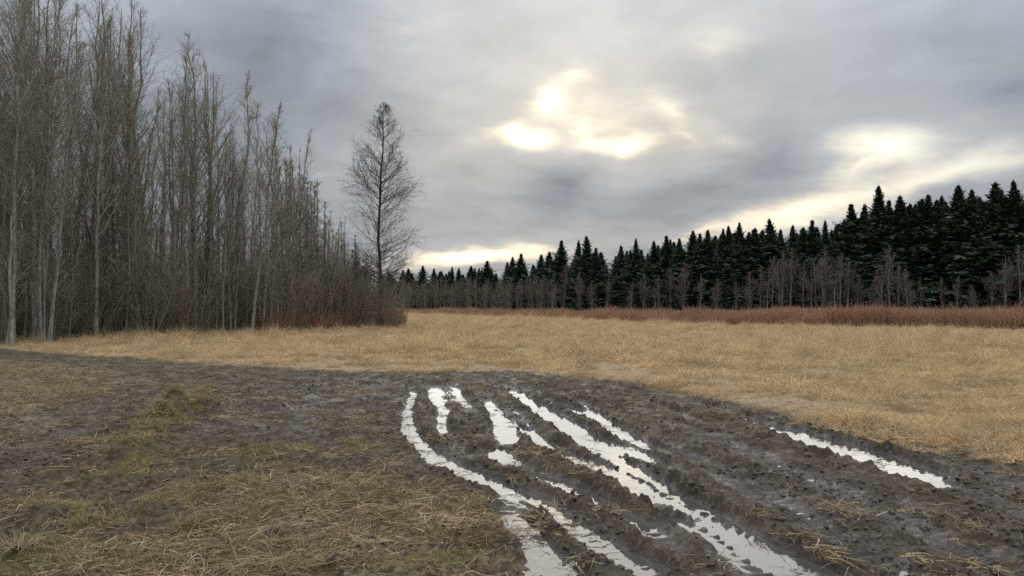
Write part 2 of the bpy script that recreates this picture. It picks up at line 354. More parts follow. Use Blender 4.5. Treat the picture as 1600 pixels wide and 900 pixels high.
def leafy(name, cols, rough=.85, trans=.0, scale=None, olive=None):
    """blade / twig material: colour runs through cols by the vertex value 'v' and the object's own random"""
    m, t, b = new_mat(name)
    oi = t.node('ShaderNodeObjectInfo').outputs['Random']
    f = t.m('FRACT', t.m('ADD', t.attr('v'), t.m('MULTIPLY', oi, .35)))
    f = t.m('MULTIPLY', t.m('ABSOLUTE', t.m('SUBTRACT', f, .5)), 2.0)
    cr = t.node('ShaderNodeValToRGB'); t.l.new(f, cr.inputs[0])
    e = cr.color_ramp.elements
    while len(e) < len(cols): e.new(.5)
    for i, c in enumerate(cols): e[i].position = i / (len(cols) - 1); e[i].color = (*c, 1)
    col_ = cr.outputs[0]
    if scale:                                          # patches of bleached and weathered growth
        pn = t.noise(t.node('ShaderNodeNewGeometry').outputs['Position'], scale, 5, .65)
        hs = t.node('ShaderNodeHueSaturation'); t.l.new(col_, hs.inputs['Color']); t.put(hs.inputs['Value'], t.m('ADD', .05, t.m('MULTIPLY', pn, 1.85)))
        col_ = hs.outputs[0]
        if olive: col_ = t.mix(t.m('MULTIPLY', t.ramp(t.noise(t.node('ShaderNodeNewGeometry').outputs['Position'], .16, 3, .6), .52, .70), .4), col_, olive)
    t.l.new(col_, b.inputs['Base Color']); b.inputs['Roughness'].default_value = rough
    b.inputs['Specular IOR Level'].default_value = .2
    if trans:
        o_ = t.n['Material Output']; tr = t.node('ShaderNodeBsdfTranslucent'); t.l.new(col_, tr.inputs[0])
        mx_ = t.node('ShaderNodeMixShader'); mx_.inputs[0].default_value = trans
        t.l.new(b.outputs[0], mx_.inputs[1]); t.l.new(tr.outputs[0], mx_.inputs[2]); t.l.new(mx_.outputs[0], o_.inputs[0])
    return m
def bark(name, a, b_, pale=None, scale=3.0):
    m, t, b = new_mat(name)
    tcn = t.node('ShaderNodeTexCoord').outputs['Object']
    mp = t.node('ShaderNodeMapping'); mp.inputs['Scale'].default_value = (1, 1, .35); t.l.new(tcn, mp.inputs[0])
    n1 = t.noise(mp.outputs[0], scale, 5, .65); n2 = t.noise(mp.outputs[0], scale * 5, 4, .6)
    c = t.mix(t.ramp(n1, .35, .65), a, b_)
    if pale: c = t.mix(t.m('MULTIPLY', t.ramp(n2, .52, .68), .7), c, pale)
    oi = t.node('ShaderNodeObjectInfo').outputs['Random']
    hs = t.node('ShaderNodeHueSaturation'); t.l.new(c, hs.inputs['Color']); t.put(hs.inputs['Value'], t.m('ADD', .7, t.m('MULTIPLY', oi, .6)))
    t.l.new(hs.outputs[0], b.inputs['Base Color']); b.inputs['Roughness'].default_value = .9
    bp = t.node('ShaderNodeBump'); bp.inputs['Strength'].default_value = .5; bp.inputs['Distance'].default_value = .02
    t.put(bp.inputs['Height'], n2); t.l.new(bp.outputs[0], b.inputs['Normal'])
    return m
M = dict(
    ground=ground_material(), water=water_material(),
    grass=leafy('dry_grass', [(.31, .19, .09), (.63, .44, .235), (.81, .62, .375)], .8, .25, .7, (.36, .275, .13)),
    straw=leafy('old_straw', [(.12, .078, .038), (.32, .22, .115), (.56, .43, .26)], .8, .15, 1.6),
    green=leafy('mossy_blades', [(.19, .145, .06), (.32, .25, .11), (.50, .40, .21)], .8, .2),
    clod=bark('mud_clod', (.075, .057, .040), (.16, .118, .080), None, 20),
    trunk=bark('grove_bark', (.13, .122, .090), (.27, .255, .20), (.46, .44, .37)),
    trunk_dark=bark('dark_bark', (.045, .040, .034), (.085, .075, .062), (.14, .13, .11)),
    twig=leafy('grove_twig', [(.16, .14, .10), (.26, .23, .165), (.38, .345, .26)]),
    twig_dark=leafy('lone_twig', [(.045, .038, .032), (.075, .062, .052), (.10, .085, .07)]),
    brush=leafy('brush_twig', [(.165, .13, .088), (.25, .208, .138), (.34, .29, .205)]),
    brush_red=leafy('red_brush_twig', [(.17, .122, .09), (.24, .178, .13), (.31, .24, .18)]),
    osier=leafy('red_shrub_stem', [(.30, .145, .085), (.43, .225, .135), (.55, .36, .24)]),
    pale_trunk=bark('pale_bark', (.15, .128, .096), (.25, .218, .165), (.36, .32, .255)),
    pale_twig=leafy('pale_twig', [(.135, .108, .078), (.195, .16, .115), (.26, .218, .16)]),
    fir=leafy('fir_needles', [(.028, .044, .029), (.046, .068, .042), (.068, .094, .056)], .75),
    fir_trunk=bark('fir_bark', (.05, .04, .032), (.085, .07, .055)),
)

# ------------------------------------------------------------------ ground sheet
ny, nx = X.shape
ids = np.arange(ny * nx).reshape(ny, nx)
quads = np.stack([ids[:-1, :-1], ids[:-1, 1:], ids[1:, 1:], ids[1:, :-1]], -1).reshape(-1, 4)
gme = mesh_np('ground', np.stack([X, Y, H], -1).reshape(-1, 3), [quads], M['ground'], True,
              dict(mud=MUDM.ravel(), straw=STM.ravel(), field=FLD.ravel(), moss=MSM.ravel(), wet=wet.ravel()))
tag(link('ground', gme), 'muddy rutted foreground running into a flat field of dead grass', 'ground', kind='structure')

# ------------------------------------------------------------------ puddles: one sheet of still water in each hollow
def puddles():
    s = .03
    ax_ = np.arange(-4, 7.5, s); ay_ = np.arange(2.7, 18.5, s)
    PX, PY = np.meshgrid(ax_, ay_); h, *_ = height(PX, PY)
    # water stands only in the wheel ruts
    inr = np.zeros(h.shape, bool)
    for pl, hw, dp in RUTS:
        d, t, _ = seg_dist(PX, PY, pl); i = np.arange(len(pl))
        inr |= d < np.interp(t, i, hw) * 1.9 + .08
    low = (h < ZW) & inr
    grow = low.copy()
    for _ in range(2):
        q = grow.copy(); q[1:] |= grow[:-1]; q[:-1] |= grow[1:]; q[:, 1:] |= grow[:, :-1]; q[:, :-1] |= grow[:, 1:]; grow = q
    lab = np.zeros(h.shape, np.int32); n = 0; out_ = []
    for r0, c0 in zip(*np.nonzero(grow)):
        if lab[r0, c0]: continue
        n += 1; lab[r0, c0] = n; st_ = [(r0, c0)]; cells = []
        while st_:
            r, c = st_.pop(); cells.append((r, c))
            for a, b in ((r + 1, c), (r - 1, c), (r, c + 1), (r, c - 1)):
                if 0 <= a < h.shape[0] and 0 <= b < h.shape[1] and grow[a, b] and not lab[a, b]:
                    lab[a, b] = n; st_.append((a, b))
        cells = np.array(cells); area = low[cells[:, 0], cells[:, 1]].sum() * s * s
        if area > .004: out_.append((area, cells))
    out_.sort(key=lambda q: -q[0])
    return out_, ax_, ay_, s
pud, ax_, ay_, ps = puddles(); used_ = set()
for k, (area, cells) in enumerate(pud):
    cx, cy = ax_[cells[:, 1]].mean(), ay_[cells[:, 0]].mean()
    corner = {}; V = []; Q = []
    for r, c in cells:
        q = []
        for a, b in ((0, 0), (0, 1), (1, 1), (1, 0)):
            key = (r + a, c + b)
            if key not in corner: corner[key] = len(V); V.append((ax_[c] + (b - .5) * ps - cx, ay_[r] + (a - .5) * ps - cy, 0))
            q.append(corner[key])
        Q.append(q)
    o = link('puddle', mesh_np('puddle', np.array(V), [np.array(Q)], M['water']), None, (cx, cy, ZW))
    lab = None
    if k == 0: lab = 'widest and longest puddle, down the middle of the ruts to the bottom edge'
    elif cx > 3 and area > .3 and 'right' not in used_: lab = 'narrow puddle set apart in the ruts on the right'; used_.add('right')
    elif cx < 0 and area > .8 and 'left' not in used_: lab = 'curved puddle along the left side of the ruts'; used_.add('left')
    tag(o, lab or 'small patch of still brown water in a wheel rut', 'puddle', None if lab else 'small puddles in the wheel ruts', 'structure')

# ------------------------------------------------------------------ scatter: instances on points, for what nobody could count
def scatter(name, pts, rot, scl, idx, protos, label, cat):
    c = bpy.data.collections.new(name + '_kinds')
    for i, (me) in enumerate(protos):
        c.objects.link(bpy.data.objects.new('%s_kind_%02d' % (name, i), me))
    me = bpy.data.meshes.new(name); me.vertices.add(len(pts)); me.vertices.foreach_set('co', np.ascontiguousarray(pts, dtype=np.float32).ravel())
    a = me.attributes.new('rot', 'FLOAT_VECTOR', 'POINT'); a.data.foreach_set('vector', np.ascontiguousarray(rot, dtype=np.float32).ravel())
    a = me.attributes.new('scl', 'FLOAT', 'POINT'); a.data.foreach_set('value', np.ascontiguousarray(scl, dtype=np.float32))
    a = me.attributes.new('idx', 'INT', 'POINT'); a.data.foreach_set('value', np.ascontiguousarray(idx, dtype=np.int32))
    o = link(name, me)
    ng = bpy.data.node_groups.new(name, 'GeometryNodeTree')
    ng.interface.new_socket('Geometry', in_out='INPUT', socket_type='NodeSocketGeometry')
    ng.interface.new_socket('Geometry', in_out='OUTPUT', socket_type='NodeSocketGeometry')
    N = ng.nodes; gi = N.new('NodeGroupInput'); go = N.new('NodeGroupOutput')
    ip = N.new('GeometryNodeInstanceOnPoints'); ci = N.new('GeometryNodeCollectionInfo')
    ci.inputs['Collection'].default_value = c; ci.inputs['Separate Children'].default_value = True; ci.inputs['Reset Children'].default_value = True
    ip.inputs['Pick Instance'].default_value = True
    def na(nm, ty):
        q = N.new('GeometryNodeInputNamedAttribute'); q.data_type = ty; q.inputs['Name'].default_value = nm
        return next(s for s in q.outputs if s.enabled and s.name == 'Attribute')
    L = ng.links.new
    L(gi.outputs[0], ip.inputs['Points']); L(ci.outputs[0], ip.inputs['Instance'])
    L(na('idx', 'INT'), ip.inputs['Instance Index']); L(na('rot', 'FLOAT_VECTOR'), ip.inputs['Rotation']); L(na('scl', 'FLOAT'), ip.inputs['Scale'])
    L(ip.outputs[0], go.inputs[0])
    md = o.modifiers.new('scatter', 'NODES'); md.node_group = ng
    return tag(o, label, cat, kind='stuff')

# ------------------------------------------------------------------ plant geometry
def norm(v): return v / np.maximum(np.linalg.norm(v, axis=-1, keepdims=True), 1e-9)
def ribbons(base, d0, L, wd, segs, droop, wob, rng):
    """flat tapering blades; returns V, Q, per-vertex blade value"""
    n = len(base); p = base.copy(); d = norm(d0); side = norm(np.cross(d, rng.normal(size=(n, 3))))
    rows = []
    for s in range(segs + 1):
        ww = (wd * (1 - .85 * s / segs))[:, None]
        rows.append(np.stack([p - side * ww, p + side * ww], 1))
        d = norm(d + rng.normal(size=(n, 3)) * wob - np.array([0, 0, 1]) * droop[:, None])
        p = p + d * (L / segs)[:, None]
        p[:, 2] = np.maximum(p[:, 2], .004)
    V = np.stack(rows, 1)                        # n, segs+1, 2, 3
    b = (np.arange(n) * (segs + 1) * 2)[:, None]
    k = np.arange(segs)[None] * 2
    Q = np.stack([b + k, b + k + 1, b + k + 3, b + k + 2], -1).reshape(-1, 4)
    return V.reshape(-1, 3), Q, np.repeat(rng.random(n), (segs + 1) * 2)
def grass_clump(n, rad, L, wd, lie, seed, mat, wob=.18):
    r = np.random.default_rng(seed)
    a = r.random(n) * 6.283; q = rad * np.sqrt(r.random(n))
    base = np.stack([np.cos(a) * q, np.sin(a) * q, np.zeros(n)], 1)
    lean = r.random() * 6.283
    d = np.stack([np.cos(lean) * .5 + r.normal(size=n) * .7, np.sin(lean) * .5 + r.normal(size=n) * .7, np.full(n, 1.0) * (1 - lie) + (.02 + r.random(n) * .14 if lie > .9 else .12 + r.random(n) * .5)], 1)
    V, Q, v = ribbons(base, d, L * (.45 + .8 * r.random(n)), wd * (.6 + .8 * r.random(n)), 4, .10 + .30 * lie * r.random(n), wob, r)
    return mesh_np('blades', V, [Q], mat, True, dict(v=v))

def tubes(P_, Rd, k=3, rng=None):
    """P_: (N,S,3) paths, Rd: (N,S) radii -> V, Q"""
    N, S, _ = P_.shape
    T = np.gradient(P_, axis=1); T = norm(T)
    ref = np.where(np.abs(T[..., 2:3]) > .9, np.array([1., 0, 0]), np.array([0, 0, 1.]))
    A = norm(np.cross(T, ref)); B = np.cross(T, A)
    th = np.arange(k) / k * 6.283185
    V = P_[:, :, None] + (A[:, :, None] * np.cos(th)[:, None] + B[:, :, None] * np.sin(th)[:, None]) * Rd[:, :, None, None]
    b = (np.arange(N) * S * k)[:, None, None]; s = (np.arange(S - 1) * k)[None, :, None]; j = np.arange(k)[None, None]; j2 = (j + 1) % k
    Q = np.stack([b + s + j, b + s + j2, b + s + k + j2, b + s + k + j], -1).reshape(-1, 4)
    return V.reshape(-1, 3), Q
def grow(base, d0, L, S, up, wob, rng):
    p = base.copy(); d = norm(d0); o = [p.copy()]
    for s in range(S):
        p = p + d * (L / S)[:, None]; o.append(p.copy())
        d = norm(d + np.array([0, 0, 1.]) * up + rng.normal(size=d.shape) * wob)
    return np.stack(o, 1)
def side_shoots(paths, per, t0, t1, ang, rng):
    """pick points along parents; child start, direction, parent index and parameter"""
    N, S, _ = paths.shape
    pi = np.repeat(np.arange(N), per); t = t0 + (t1 - t0) * rng.random(len(pi))
    f = t * (S - 1); i = np.minimum(f.astype(int), S - 2); q = (f - i)[:, None]
    a = paths[pi, i]; b = paths[pi, i + 1]; T = norm(b - a)
    r = norm(np.cross(T, rng.normal(size=T.shape)))
    an = (ang[0] + (ang[1] - ang[0]) * rng.random(len(pi)))[:, None]
    return a + (b - a) * q, T * np.cos(an) + r * np.sin(an), pi, t
class Geo:
    def __init__(s): s.V = []; s.Q = []; s.v = []; s.n = 0
    def add(s, V, Q, rng):
        s.V.append(V); s.Q.append(Q + s.n); s.n += len(V); s.v.append(np.full(len(V), 0.0) + rng.random(len(V)).mean())
    def addv(s, V, Q, v):
        s.V.append(V); s.Q.append(Q + s.n); s.n += len(V); s.v.append(v)
    def mesh(s, name, mat): return mesh_np(name, np.concatenate(s.V), [np.concatenate(s.Q)], mat, True, dict(v=np.concatenate(s.v)))
def put(G, paths, r0, r1, k, rng):
    N, S, _ = paths.shape
    rad = r0[:, None] + (r1 - r0)[:, None] * (np.arange(S) / (S - 1))[None]
    V, Q = tubes(paths, rad, k); G.addv(V, Q, np.repeat(rng.random(N), S * k))

def bare_tree(seed, Ht, stems=1, rbase=.011, nprim=60, low=.12, ang=(25, 50), plen=.20, up=.12, nsec=8, nter=3, shape='tall', lean=(0, 0), trunk='trunk', twig='twig', tw=.0078, wig=.1):
    """returns (trunk mesh, crown mesh) standing at the origin, Ht metres tall"""
    r = np.random.default_rng(seed); T = Geo(); C = Geo()
    for s in range(stems):
        h = Ht * (1 if s == 0 else .7 + .28 * r.random()); S = 14
        off = np.zeros(3) if s == 0 else np.array([*r.normal(size=2) * .30, 0])
        ln = np.array(lean) + (0 if s == 0 else r.normal(size=2) * .06)
        z = np.linspace(0, 1, S)
        p = np.stack([off[0] + ln[0] * h * z + np.cumsum(r.normal(size=S)) * .006 * h * z ** .5, off[1] + ln[1] * h * z + np.cumsum(r.normal(size=S)) * .006 * h * z ** .5, h * z], 1)[None]
        R0 = rbase * h
        rad = (R0 * (1 - z) ** .85 + .012)[None]; rad[0, 0] *= 1.35
        V, Q = tubes(p, rad, 8); T.addv(V, Q, np.full(len(V), .5))
        # primaries
        n = int(nprim * (1 if s == 0 else .7))
        t = low + (.985 - low) * r.random(n) ** (1.0 if shape == 'tall' else 1.2)
        f = t * (S - 1); i = np.minimum(f.astype(int), S - 2); q = (f - i)[:, None]
        b = p[0, i] * (1 - q) + p[0, i + 1] * q
        a = r.random(n) * 6.283; an = np.radians(ang[0] + (ang[1] - ang[0]) * r.random(n))
        if shape == 'cone':
            prof = np.clip((1.0 - t) / (1 - low), 0, 1); f_ = np.where(prof < .7, 1 - (1 - prof / .7) ** 2, 1 - .2 * (prof - .7) / .3); L = plen * h * (.05 + .95 * f_) * (.78 + .32 * r.random(n)); an = an * (1 - .45 * (t - low))
        else:
            prof = np.minimum(ss(t, low - .1, .45) * .75 + .25, 1) * np.clip((1.06 - t) / .56, .10, 1); an = an * (1.05 - .40 * t); L = plen * h * prof * (.5 + .75 * r.random(n))
        d = np.stack([np.cos(a) * np.sin(an), np.sin(a) * np.sin(an), np.cos(an)], 1)
        pr = grow(b, d, L, 5, up, wig, r)
        pr_r = np.minimum(.007 + L * .0055, R0 * .45)
        put(C, pr, pr_r, np.full(n, tw * .8), 4, r)
        b2, d2, pi, t2 = side_shoots(pr, nsec, .18, 1.0, (.45, 1.05), r)
        L2 = L[pi] * (.20 + .42 * r.random(len(pi))) * (1.1 - .5 * t2) + .05
        se = grow(b2, d2, L2, 3, up * .9, wig * 1.5, r); put(C, se, np.full(len(pi), tw), np.full(len(pi), tw * .55), 3, r)
        if nter:
            b3, d3, pj, t3 = side_shoots(se, nter, .2, 1.0, (.4, 1.0), r)
            L3 = L2[pj] * (.25 + .4 * r.random(len(pj))) + .03
            te = grow(b3, d3, L3, 2, up * .8, wig * 1.8, r); put(C, te, np.full(len(pj), tw * .68), np.full(len(pj), tw * .4), 3, r)
    return T.mesh('trunk', M[trunk]), C.mesh('crown', M[twig])
def shrub(seed, Ht, nst, twig, spread=.45, nsec=9, nter=3, tw=.0075):
    r = np.random.default_rng(seed); C = Geo(); T = Geo()
    a = r.random(nst) * 6.283; sp = spread * r.random(nst) ** .6
    b = np.stack([np.cos(a) * .25 * Ht * .4 * r.random(nst), np.sin(a) * .25 * Ht * .4 * r.random(nst), np.zeros(nst)], 1)
    d = np.stack([np.cos(a) * sp, np.sin(a) * sp, np.ones(nst)], 1)
    L = Ht * (.55 + .5 * r.random(nst)); st_ = grow(b, d, L, 6, .02, .10, r)
    put(T, st_, .008 + L * .004, np.full(nst, tw * .7), 4, r)
    b2, d2, pi, t2 = side_shoots(st_, nsec, .12, 1.0, (.35, .9), r)
    L2 = L[pi] * (.12 + .22 * r.random(len(pi))); se = grow(b2, d2, L2, 3, .10, .16, r); put(C, se, np.full(len(pi), tw), np.full(len(pi), tw * .5), 3, r)
    b3, d3, pj, t3 = side_shoots(se, nter, .2, 1.0, (.4, 1.0), r)
    L3 = L2[pj] * (.3 + .4 * r.random(len(pj))); te = grow(b3, d3, L3, 2, .08, .2, r); put(C, te, np.full(len(pj), tw * .7), np.full(len(pj), tw * .4), 3, r)
    return T.mesh('stems', M[twig]), C.mesh('crown', M[twig])
def conifer(seed, Ht, wid):
    """spruce: trunk, and whorls of drooping boughs hung with needle sprays"""
    r = np.random.default_rng(seed); S = 8; z = np.linspace(0, 1, S)
    p = np.stack([np.cumsum(r.normal(size=S)) * .02, np.cumsum(r.normal(size=S)) * .02, Ht * z], 1)[None]
    T = Geo(); V, Q = tubes(p, (.016 * Ht * (1 - z) ** .9 + .015)[None], 7); T.addv(V, Q, np.full(len(V), .5))
    hs = []; h = .05
    while h < .975:
        k = 7 + int(r.integers(0, 4)); hs += [(h + r.normal() * .004, j) for j in (np.arange(k) / k * 6.283 + r.random() * 6.283)]
        h += .016 * (1.05 - .45 * h) * (.6 + .8 * r.random())
    hs = np.array(hs); t = np.clip(hs[:, 0], .03, .995); a = hs[:, 1] + r.normal(size=len(t)) * .15; n = len(t)
    prof = np.minimum((1 - t) * 1.15, .20 + .80 * (1 - t) ** .9) * (1 - .3 * ss(.3 - t, 0, .3)) * (.62 + .5 * r.random(n))
    prof *= (.75 + .5 * vn(t * 9 + seed, a * .8, 3)) * (1 + .5 * (r.random(n) > .9))
    L = wid * prof + .05
    el_ = np.radians(-26 + 80 * t ** 1.3 + r.normal(size=n) * 14)
    b = np.stack([np.interp(t, z, p[0, :, 0]), np.interp(t, z, p[0, :, 1]), t * Ht], 1)
    d = np.stack([np.cos(a) * np.cos(el_), np.sin(a) * np.cos(el_), np.sin(el_)], 1)
    br = grow(b, d, L, 3, .06, .05, r)
    C = Geo(); put(C, br, np.full(n, .022), np.full(n, .008), 3, r)
    per = 18
    pi = np.repeat(np.arange(n), per); tt = np.tile((np.arange(per) + .6) / per, n); sgn = np.tile(np.where(np.arange(per) % 2, 1., -1.), n)
    f = tt * 3; i = np.minimum(f.astype(int), 2); q = (f - i)[:, None]
    c0 = br[pi, i] * (1 - q) + br[pi, i + 1] * q; ax = norm(br[pi, i + 1] - br[pi, i])
    sd_ = norm(np.cross(ax, np.array([0, 0, 1.]))) * sgn[:, None]
    ln = (L[pi] * .36 * (1.05 - .75 * tt) + .07) * (.7 + .6 * r.random(len(pi))); ln = np.minimum(ln, .62)
    dd = norm(ax * .75 + sd_ * (.85 + .3 * r.random(len(pi)))[:, None] + np.array([0, 0, -1.]) * (.18 + .4 * r.random(len(pi)))[:, None] + r.normal(size=(len(pi), 3)) * .12)
    tip = c0 + dd * ln[:, None]; wv = norm(np.cross(dd, r.normal(size=dd.shape) * .5 + np.array([0, 0, 1.]))) * (ln * .13 + .022)[:, None]
    mid = c0 + dd * (ln * .5)[:, None] - np.array([0, 0, .02])
    V = np.stack([c0 - wv * .4, c0 + wv * .4, mid + wv, tip + wv * .12, tip - wv * .12, mid - wv], 1).reshape(-1, 3)
    k = (np.arange(len(pi)) * 6)[:, None]
    Q = np.concatenate([k + np.array([0, 1, 2, 5]), k + np.array([5, 2, 3, 4])])
    C.addv(V, Q, np.repeat(r.random(len(pi)), 6))
    return T.mesh('trunk', M['fir_trunk']), C.mesh('crown', M['fir'])

def place(name, parts, loc, Hs, rz, label, cat, group=None, part_names=('trunk', 'crown'), sxy=None):
    root = bpy.data.objects.new(name, None); COL.objects.link(root)
    root.location = loc; root.rotation_euler = (0, 0, rz); sxy = Hs if sxy is None else sxy; root.scale = (sxy, sxy, Hs)
    root.empty_display_size = .3
    tag(root, label, cat, group)
    for pn, me in zip(part_names, parts): link(pn, me, root)
    return root
def gz(x, y):
    h, *_ = height(np.array([[float(x)]]), np.array([[float(y)]])); return float(h[0, 0])

# ------------------------------------------------------------------ the bare grove
FRONT = [(-900, 24), (-300, 28), (-40, 31), (60, 33.5), (120, 37), (250, 41), (400, 47), (520, 54), (600, 60)]
def front(px): return float(np.interp(px, [a for a, _ in FRONT], [b for _, b in FRONT]))
TOPS = [(-900, -300), (0, -130), (100, -90), (190, -40), (225, 0), (260, 60), (320, 55), (350, 110), (400, 140), (450, 165), (500, 215), (540, 300), (580, 380), (640, 420)]
def top(px): return float(np.interp(px, [a for a, _ in TOPS], [b for _, b in TOPS]))
PROTO = [bare_tree(100 + k, 16.0, stems=1 + (k in (2, 5)), nprim=42 + 5 * (k % 4), low=[.14, .2, .10, .26, .17, .12, .22, .15][k], ang=(18 + 3 * (k % 3), 40 + 3 * (k % 4)), plen=.21 + .018 * (k % 3), lean=((k % 3 - 1) * .02, (k % 2) * .02), rbase=.0052 + .001 * (k % 3), nsec=6, nter=2, up=.05, wig=.06, tw=.0062) for k in range(8)]
GROVE = 'trees of the dense bare grove'
heroes = [  # pixel x of the base, pixel y of the top, distance, proto, lean in pixels, label
    (205, -14, 42, 3, 8, 'tall straight bare tree rising above its neighbours in the left grove, branches spread wide'),
    (305, 42, 46, 1, 14, 'tall bare tree with thin pointed crown, just right of the highest one in the grove'),
    (366, 108, 49, 4, 12, 'slim bare tree with dark stem, second from the leaning tree at the grove end'),
    (393, 150, 47, 6, 52, 'bare tree with pale lower trunk leaning right at the end of the grove'),
    (452, 200, 55, 0, 30, 'thin bare tree behind the leaning one, last tall tree of the grove'),
]
for i, (px, py, d, k, ln, lab) in enumerate(heroes):
    x, y = at(px, d); h = hgt(py, d)
    tr = bare_tree(300 + i, h, nprim=66, up=.06, wig=.08, low=[.18, .16, .2, .22, .2][i], ang=(22, 48), plen=[.21, .19, .17, .17, .17][i], lean=(ln / F * d / h, .01), rbase=.0066, nsec=8, nter=2, trunk='trunk')
    place('bare_tree', tr, (x, y, gz(x, y) - .05), 1, 0, lab, 'tree')
rr = np.random.default_rng(21); taken = [at(a, d) for a, _, d, *_ in heroes]; n_ = 0; tries = 0
while n_ < 122 and tries < 9000:
    tries += 1
    px = -420 + 1000 * rr.random(); f0 = front(px); q = rr.random() ** 1.7
    d = f0 + .4 + q * (28 if px < 380 else 20)
    x, y = at(px, d)
    mind = .6 if q < .25 else 1.1
    if any((x - a) ** 2 + (y - b) ** 2 < mind ** 2 for a, b in taken): continue
    h = min(hgt(top(px) + 14 + (95 if px < 300 else 130) * rr.random() ** 1.4 * (0.45 if px > 430 else 1), d), 21)
    if px > 470: h *= .62 + .3 * rr.random()
    if h < 3: continue
    taken.append((x, y)); n_ += 1
    zone = ('front rank' if q < .15 else 'rear ranks') + ' of the ' + ('left half' if px < 210 else 'right half' if px < 430 else 'low right end')
    k = int(rr.integers(0, 8)); s = h / 16
    place('bare_tree', PROTO[k], (x, y, gz(x, y) - .05), s, rr.random() * 6.283, 'slender bare tree crowded in the ' + zone + ' of the grove', 'tree', GROVE + ', ' + zone, sxy=s * (.85 + .3 * rr.random()) if h > 8 else s * 1.15)

# old stems at the near corner of the grove
for i, (px, d, h, st_) in enumerate([(14, 32.2, 15.5, 2), (62, 34.0, 15.5, 2), (78, 33.0, 13.2, 1)]):
    x, y = at(px, d)
    tr = bare_tree(340 + i, h, stems=st_, nprim=46, up=.05, wig=.08, low=.12, ang=(15, 40), plen=.2, lean=((.035, .0, .05)[i], 0), rbase=.0056, nsec=7, nter=2, trunk='trunk')
    place('bare_tree', tr, (x, y, gz(x, y) - .05), 1, .4 * i, ['twin-stemmed bare tree at the near left corner of the grove', 'twin-stemmed bare tree beside the muddy track at far left', 'crooked pale bare tree leaning over the grass at far left'][i], 'tree')

# the lone tree past the end of the grove
x, y = at(595, 58)
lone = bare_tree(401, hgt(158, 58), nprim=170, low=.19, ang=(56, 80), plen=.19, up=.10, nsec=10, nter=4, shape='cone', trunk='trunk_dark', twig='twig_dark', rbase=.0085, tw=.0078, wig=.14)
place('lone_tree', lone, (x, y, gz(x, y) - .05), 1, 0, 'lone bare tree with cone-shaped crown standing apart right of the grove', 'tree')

# ------------------------------------------------------------------ brush along and inside the grove
SHR = [shrub(500 + k, 4.0, 13 + k, 'brush', .40 + .05 * (k % 3)) for k in range(4)] + [shrub(520 + k, 3.2, 15 + k, 'brush_red', .5) for k in range(3)]
def joined(parts):                                            # one mesh for scattering
    a = [np.empty(len(m.vertices) * 3, np.float32) for m in parts]; V = []; Q = []; v = []; n = 0
    for m, b in zip(parts, a):
        m.vertices.foreach_get('co', b); V.append(b.reshape(-1, 3)); li = np.empty(len(m.loops), np.int32); m.loops.foreach_get('vertex_index', li)
        Q.append(li.reshape(-1, 4) + n); n += len(m.vertices); q = np.empty(len(m.vertices), np.float32); m.attributes['v'].data.foreach_get('value', q); v.append(q)
    return mesh_np('clump', np.concatenate(V), [np.concatenate(Q)], parts[-1].materials[0], True, dict(v=np.concatenate(v)))
SAP = [bare_tree(560 + k, 8.5, nprim=34, low=.10, ang=(15, 45), plen=.16, up=.05, nsec=6, nter=2, rbase=.006, tw=.0078, wig=.08, lean=(.03 * (k - 1.5), .02)) for k in range(4)]
rr = np.random.default_rng(33)
BR = 'bare brush at the right end of the grove'
for px, d, h, k in [(470, 51, 4.6, 0), (492, 52.5, 4.4, 5), (512, 53.5, 5.0, 1), (530, 54.5, 4.0, 4), (548, 55.5, 4.9, 2), (560, 56, 3.4, 6), (574, 57, 4.5, 3), (590, 57, 3.6, 5), (606, 58.5, 4.3, 0), (618, 60, 3.4, 1), (538, 58, 5.6, 0), (566, 60, 5.2, 1), (596, 63, 5.0, 3), (616, 66, 4.6, 2), (500, 56, 6.0, 2), (455, 50, 5.2, 3), (440, 49, 4.2, 4), (424, 48.4, 4.6, 1), (600, 56.8, 2.6, 4), (612, 57.5, 1.6, 2), (580, 55.6, 2.2, 5), (480, 54, 6.4, 1), (524, 60, 6.3, 3), (552, 63, 5.9, 0)]:
    x, y = at(px, d); s = h / (4.0 if k < 4 else 3.2)
    place('bare_shrub', SHR[k], (x, y, gz(x, y) - .04), s, rr.random() * 6.283, 'dense ' + ('olive brown' if k < 4 else 'reddish brown') + ' leafless shrub in the brush at the right end of the grove', 'shrub', BR, ('stems', 'crown'))
for i in range(34):
    px = 430 + 160 * (i + rr.random()) / 34; d = front(px) + 1 + 9 * rr.random(); x, y = at(px, d)
    h = max(hgt(float(np.interp(px, [430, 470, 500, 530, 560, 600], [220, 255, 295, 335, 372, 400])) + 45 * rr.random() ** 1.5, d), 3.2); s = h / 8.5
    place('bare_tree', SAP[i % 4], (x, y, gz(x, y) - .05), s, rr.random() * 6.283, 'thin grey sapling in the brush stepping down towards the lone tree', 'tree', 'saplings at the right end of the grove', sxy=s * 1.35)
pts = []
while len(pts) < 1000:
    px = -500 + 1060 * rr.random(); d = front(px) + 1.0 + 46 * rr.random() ** 1.4
    if px > 420: d = front(px) + 1.5 + 14 * rr.random()
    x, y = at(px, d); pts.append((x, y, -.03))
pts = np.array(pts); n = len(pts); isap = (rr.random(n) < .42) & (pts[:, 0] / pts[:, 1] * F + 800 < 440)
scatter('undergrowth', pts, np.stack([np.zeros(n), np.zeros(n), rr.random(n) * 6.283], 1), np.where(isap, .55 + .55 * rr.random(n), .45 + .95 * rr.random(n) ** 1.2), np.where(isap, rr.integers(7, 11, n), np.where(rr.random(n) < .9, rr.integers(0, 4, n), rr.integers(4, 7, n))), [joined(p) for p in SHR] + [joined(p) for p in SAP], 'tangled leafless undergrowth filling the floor of the grove', 'undergrowth')
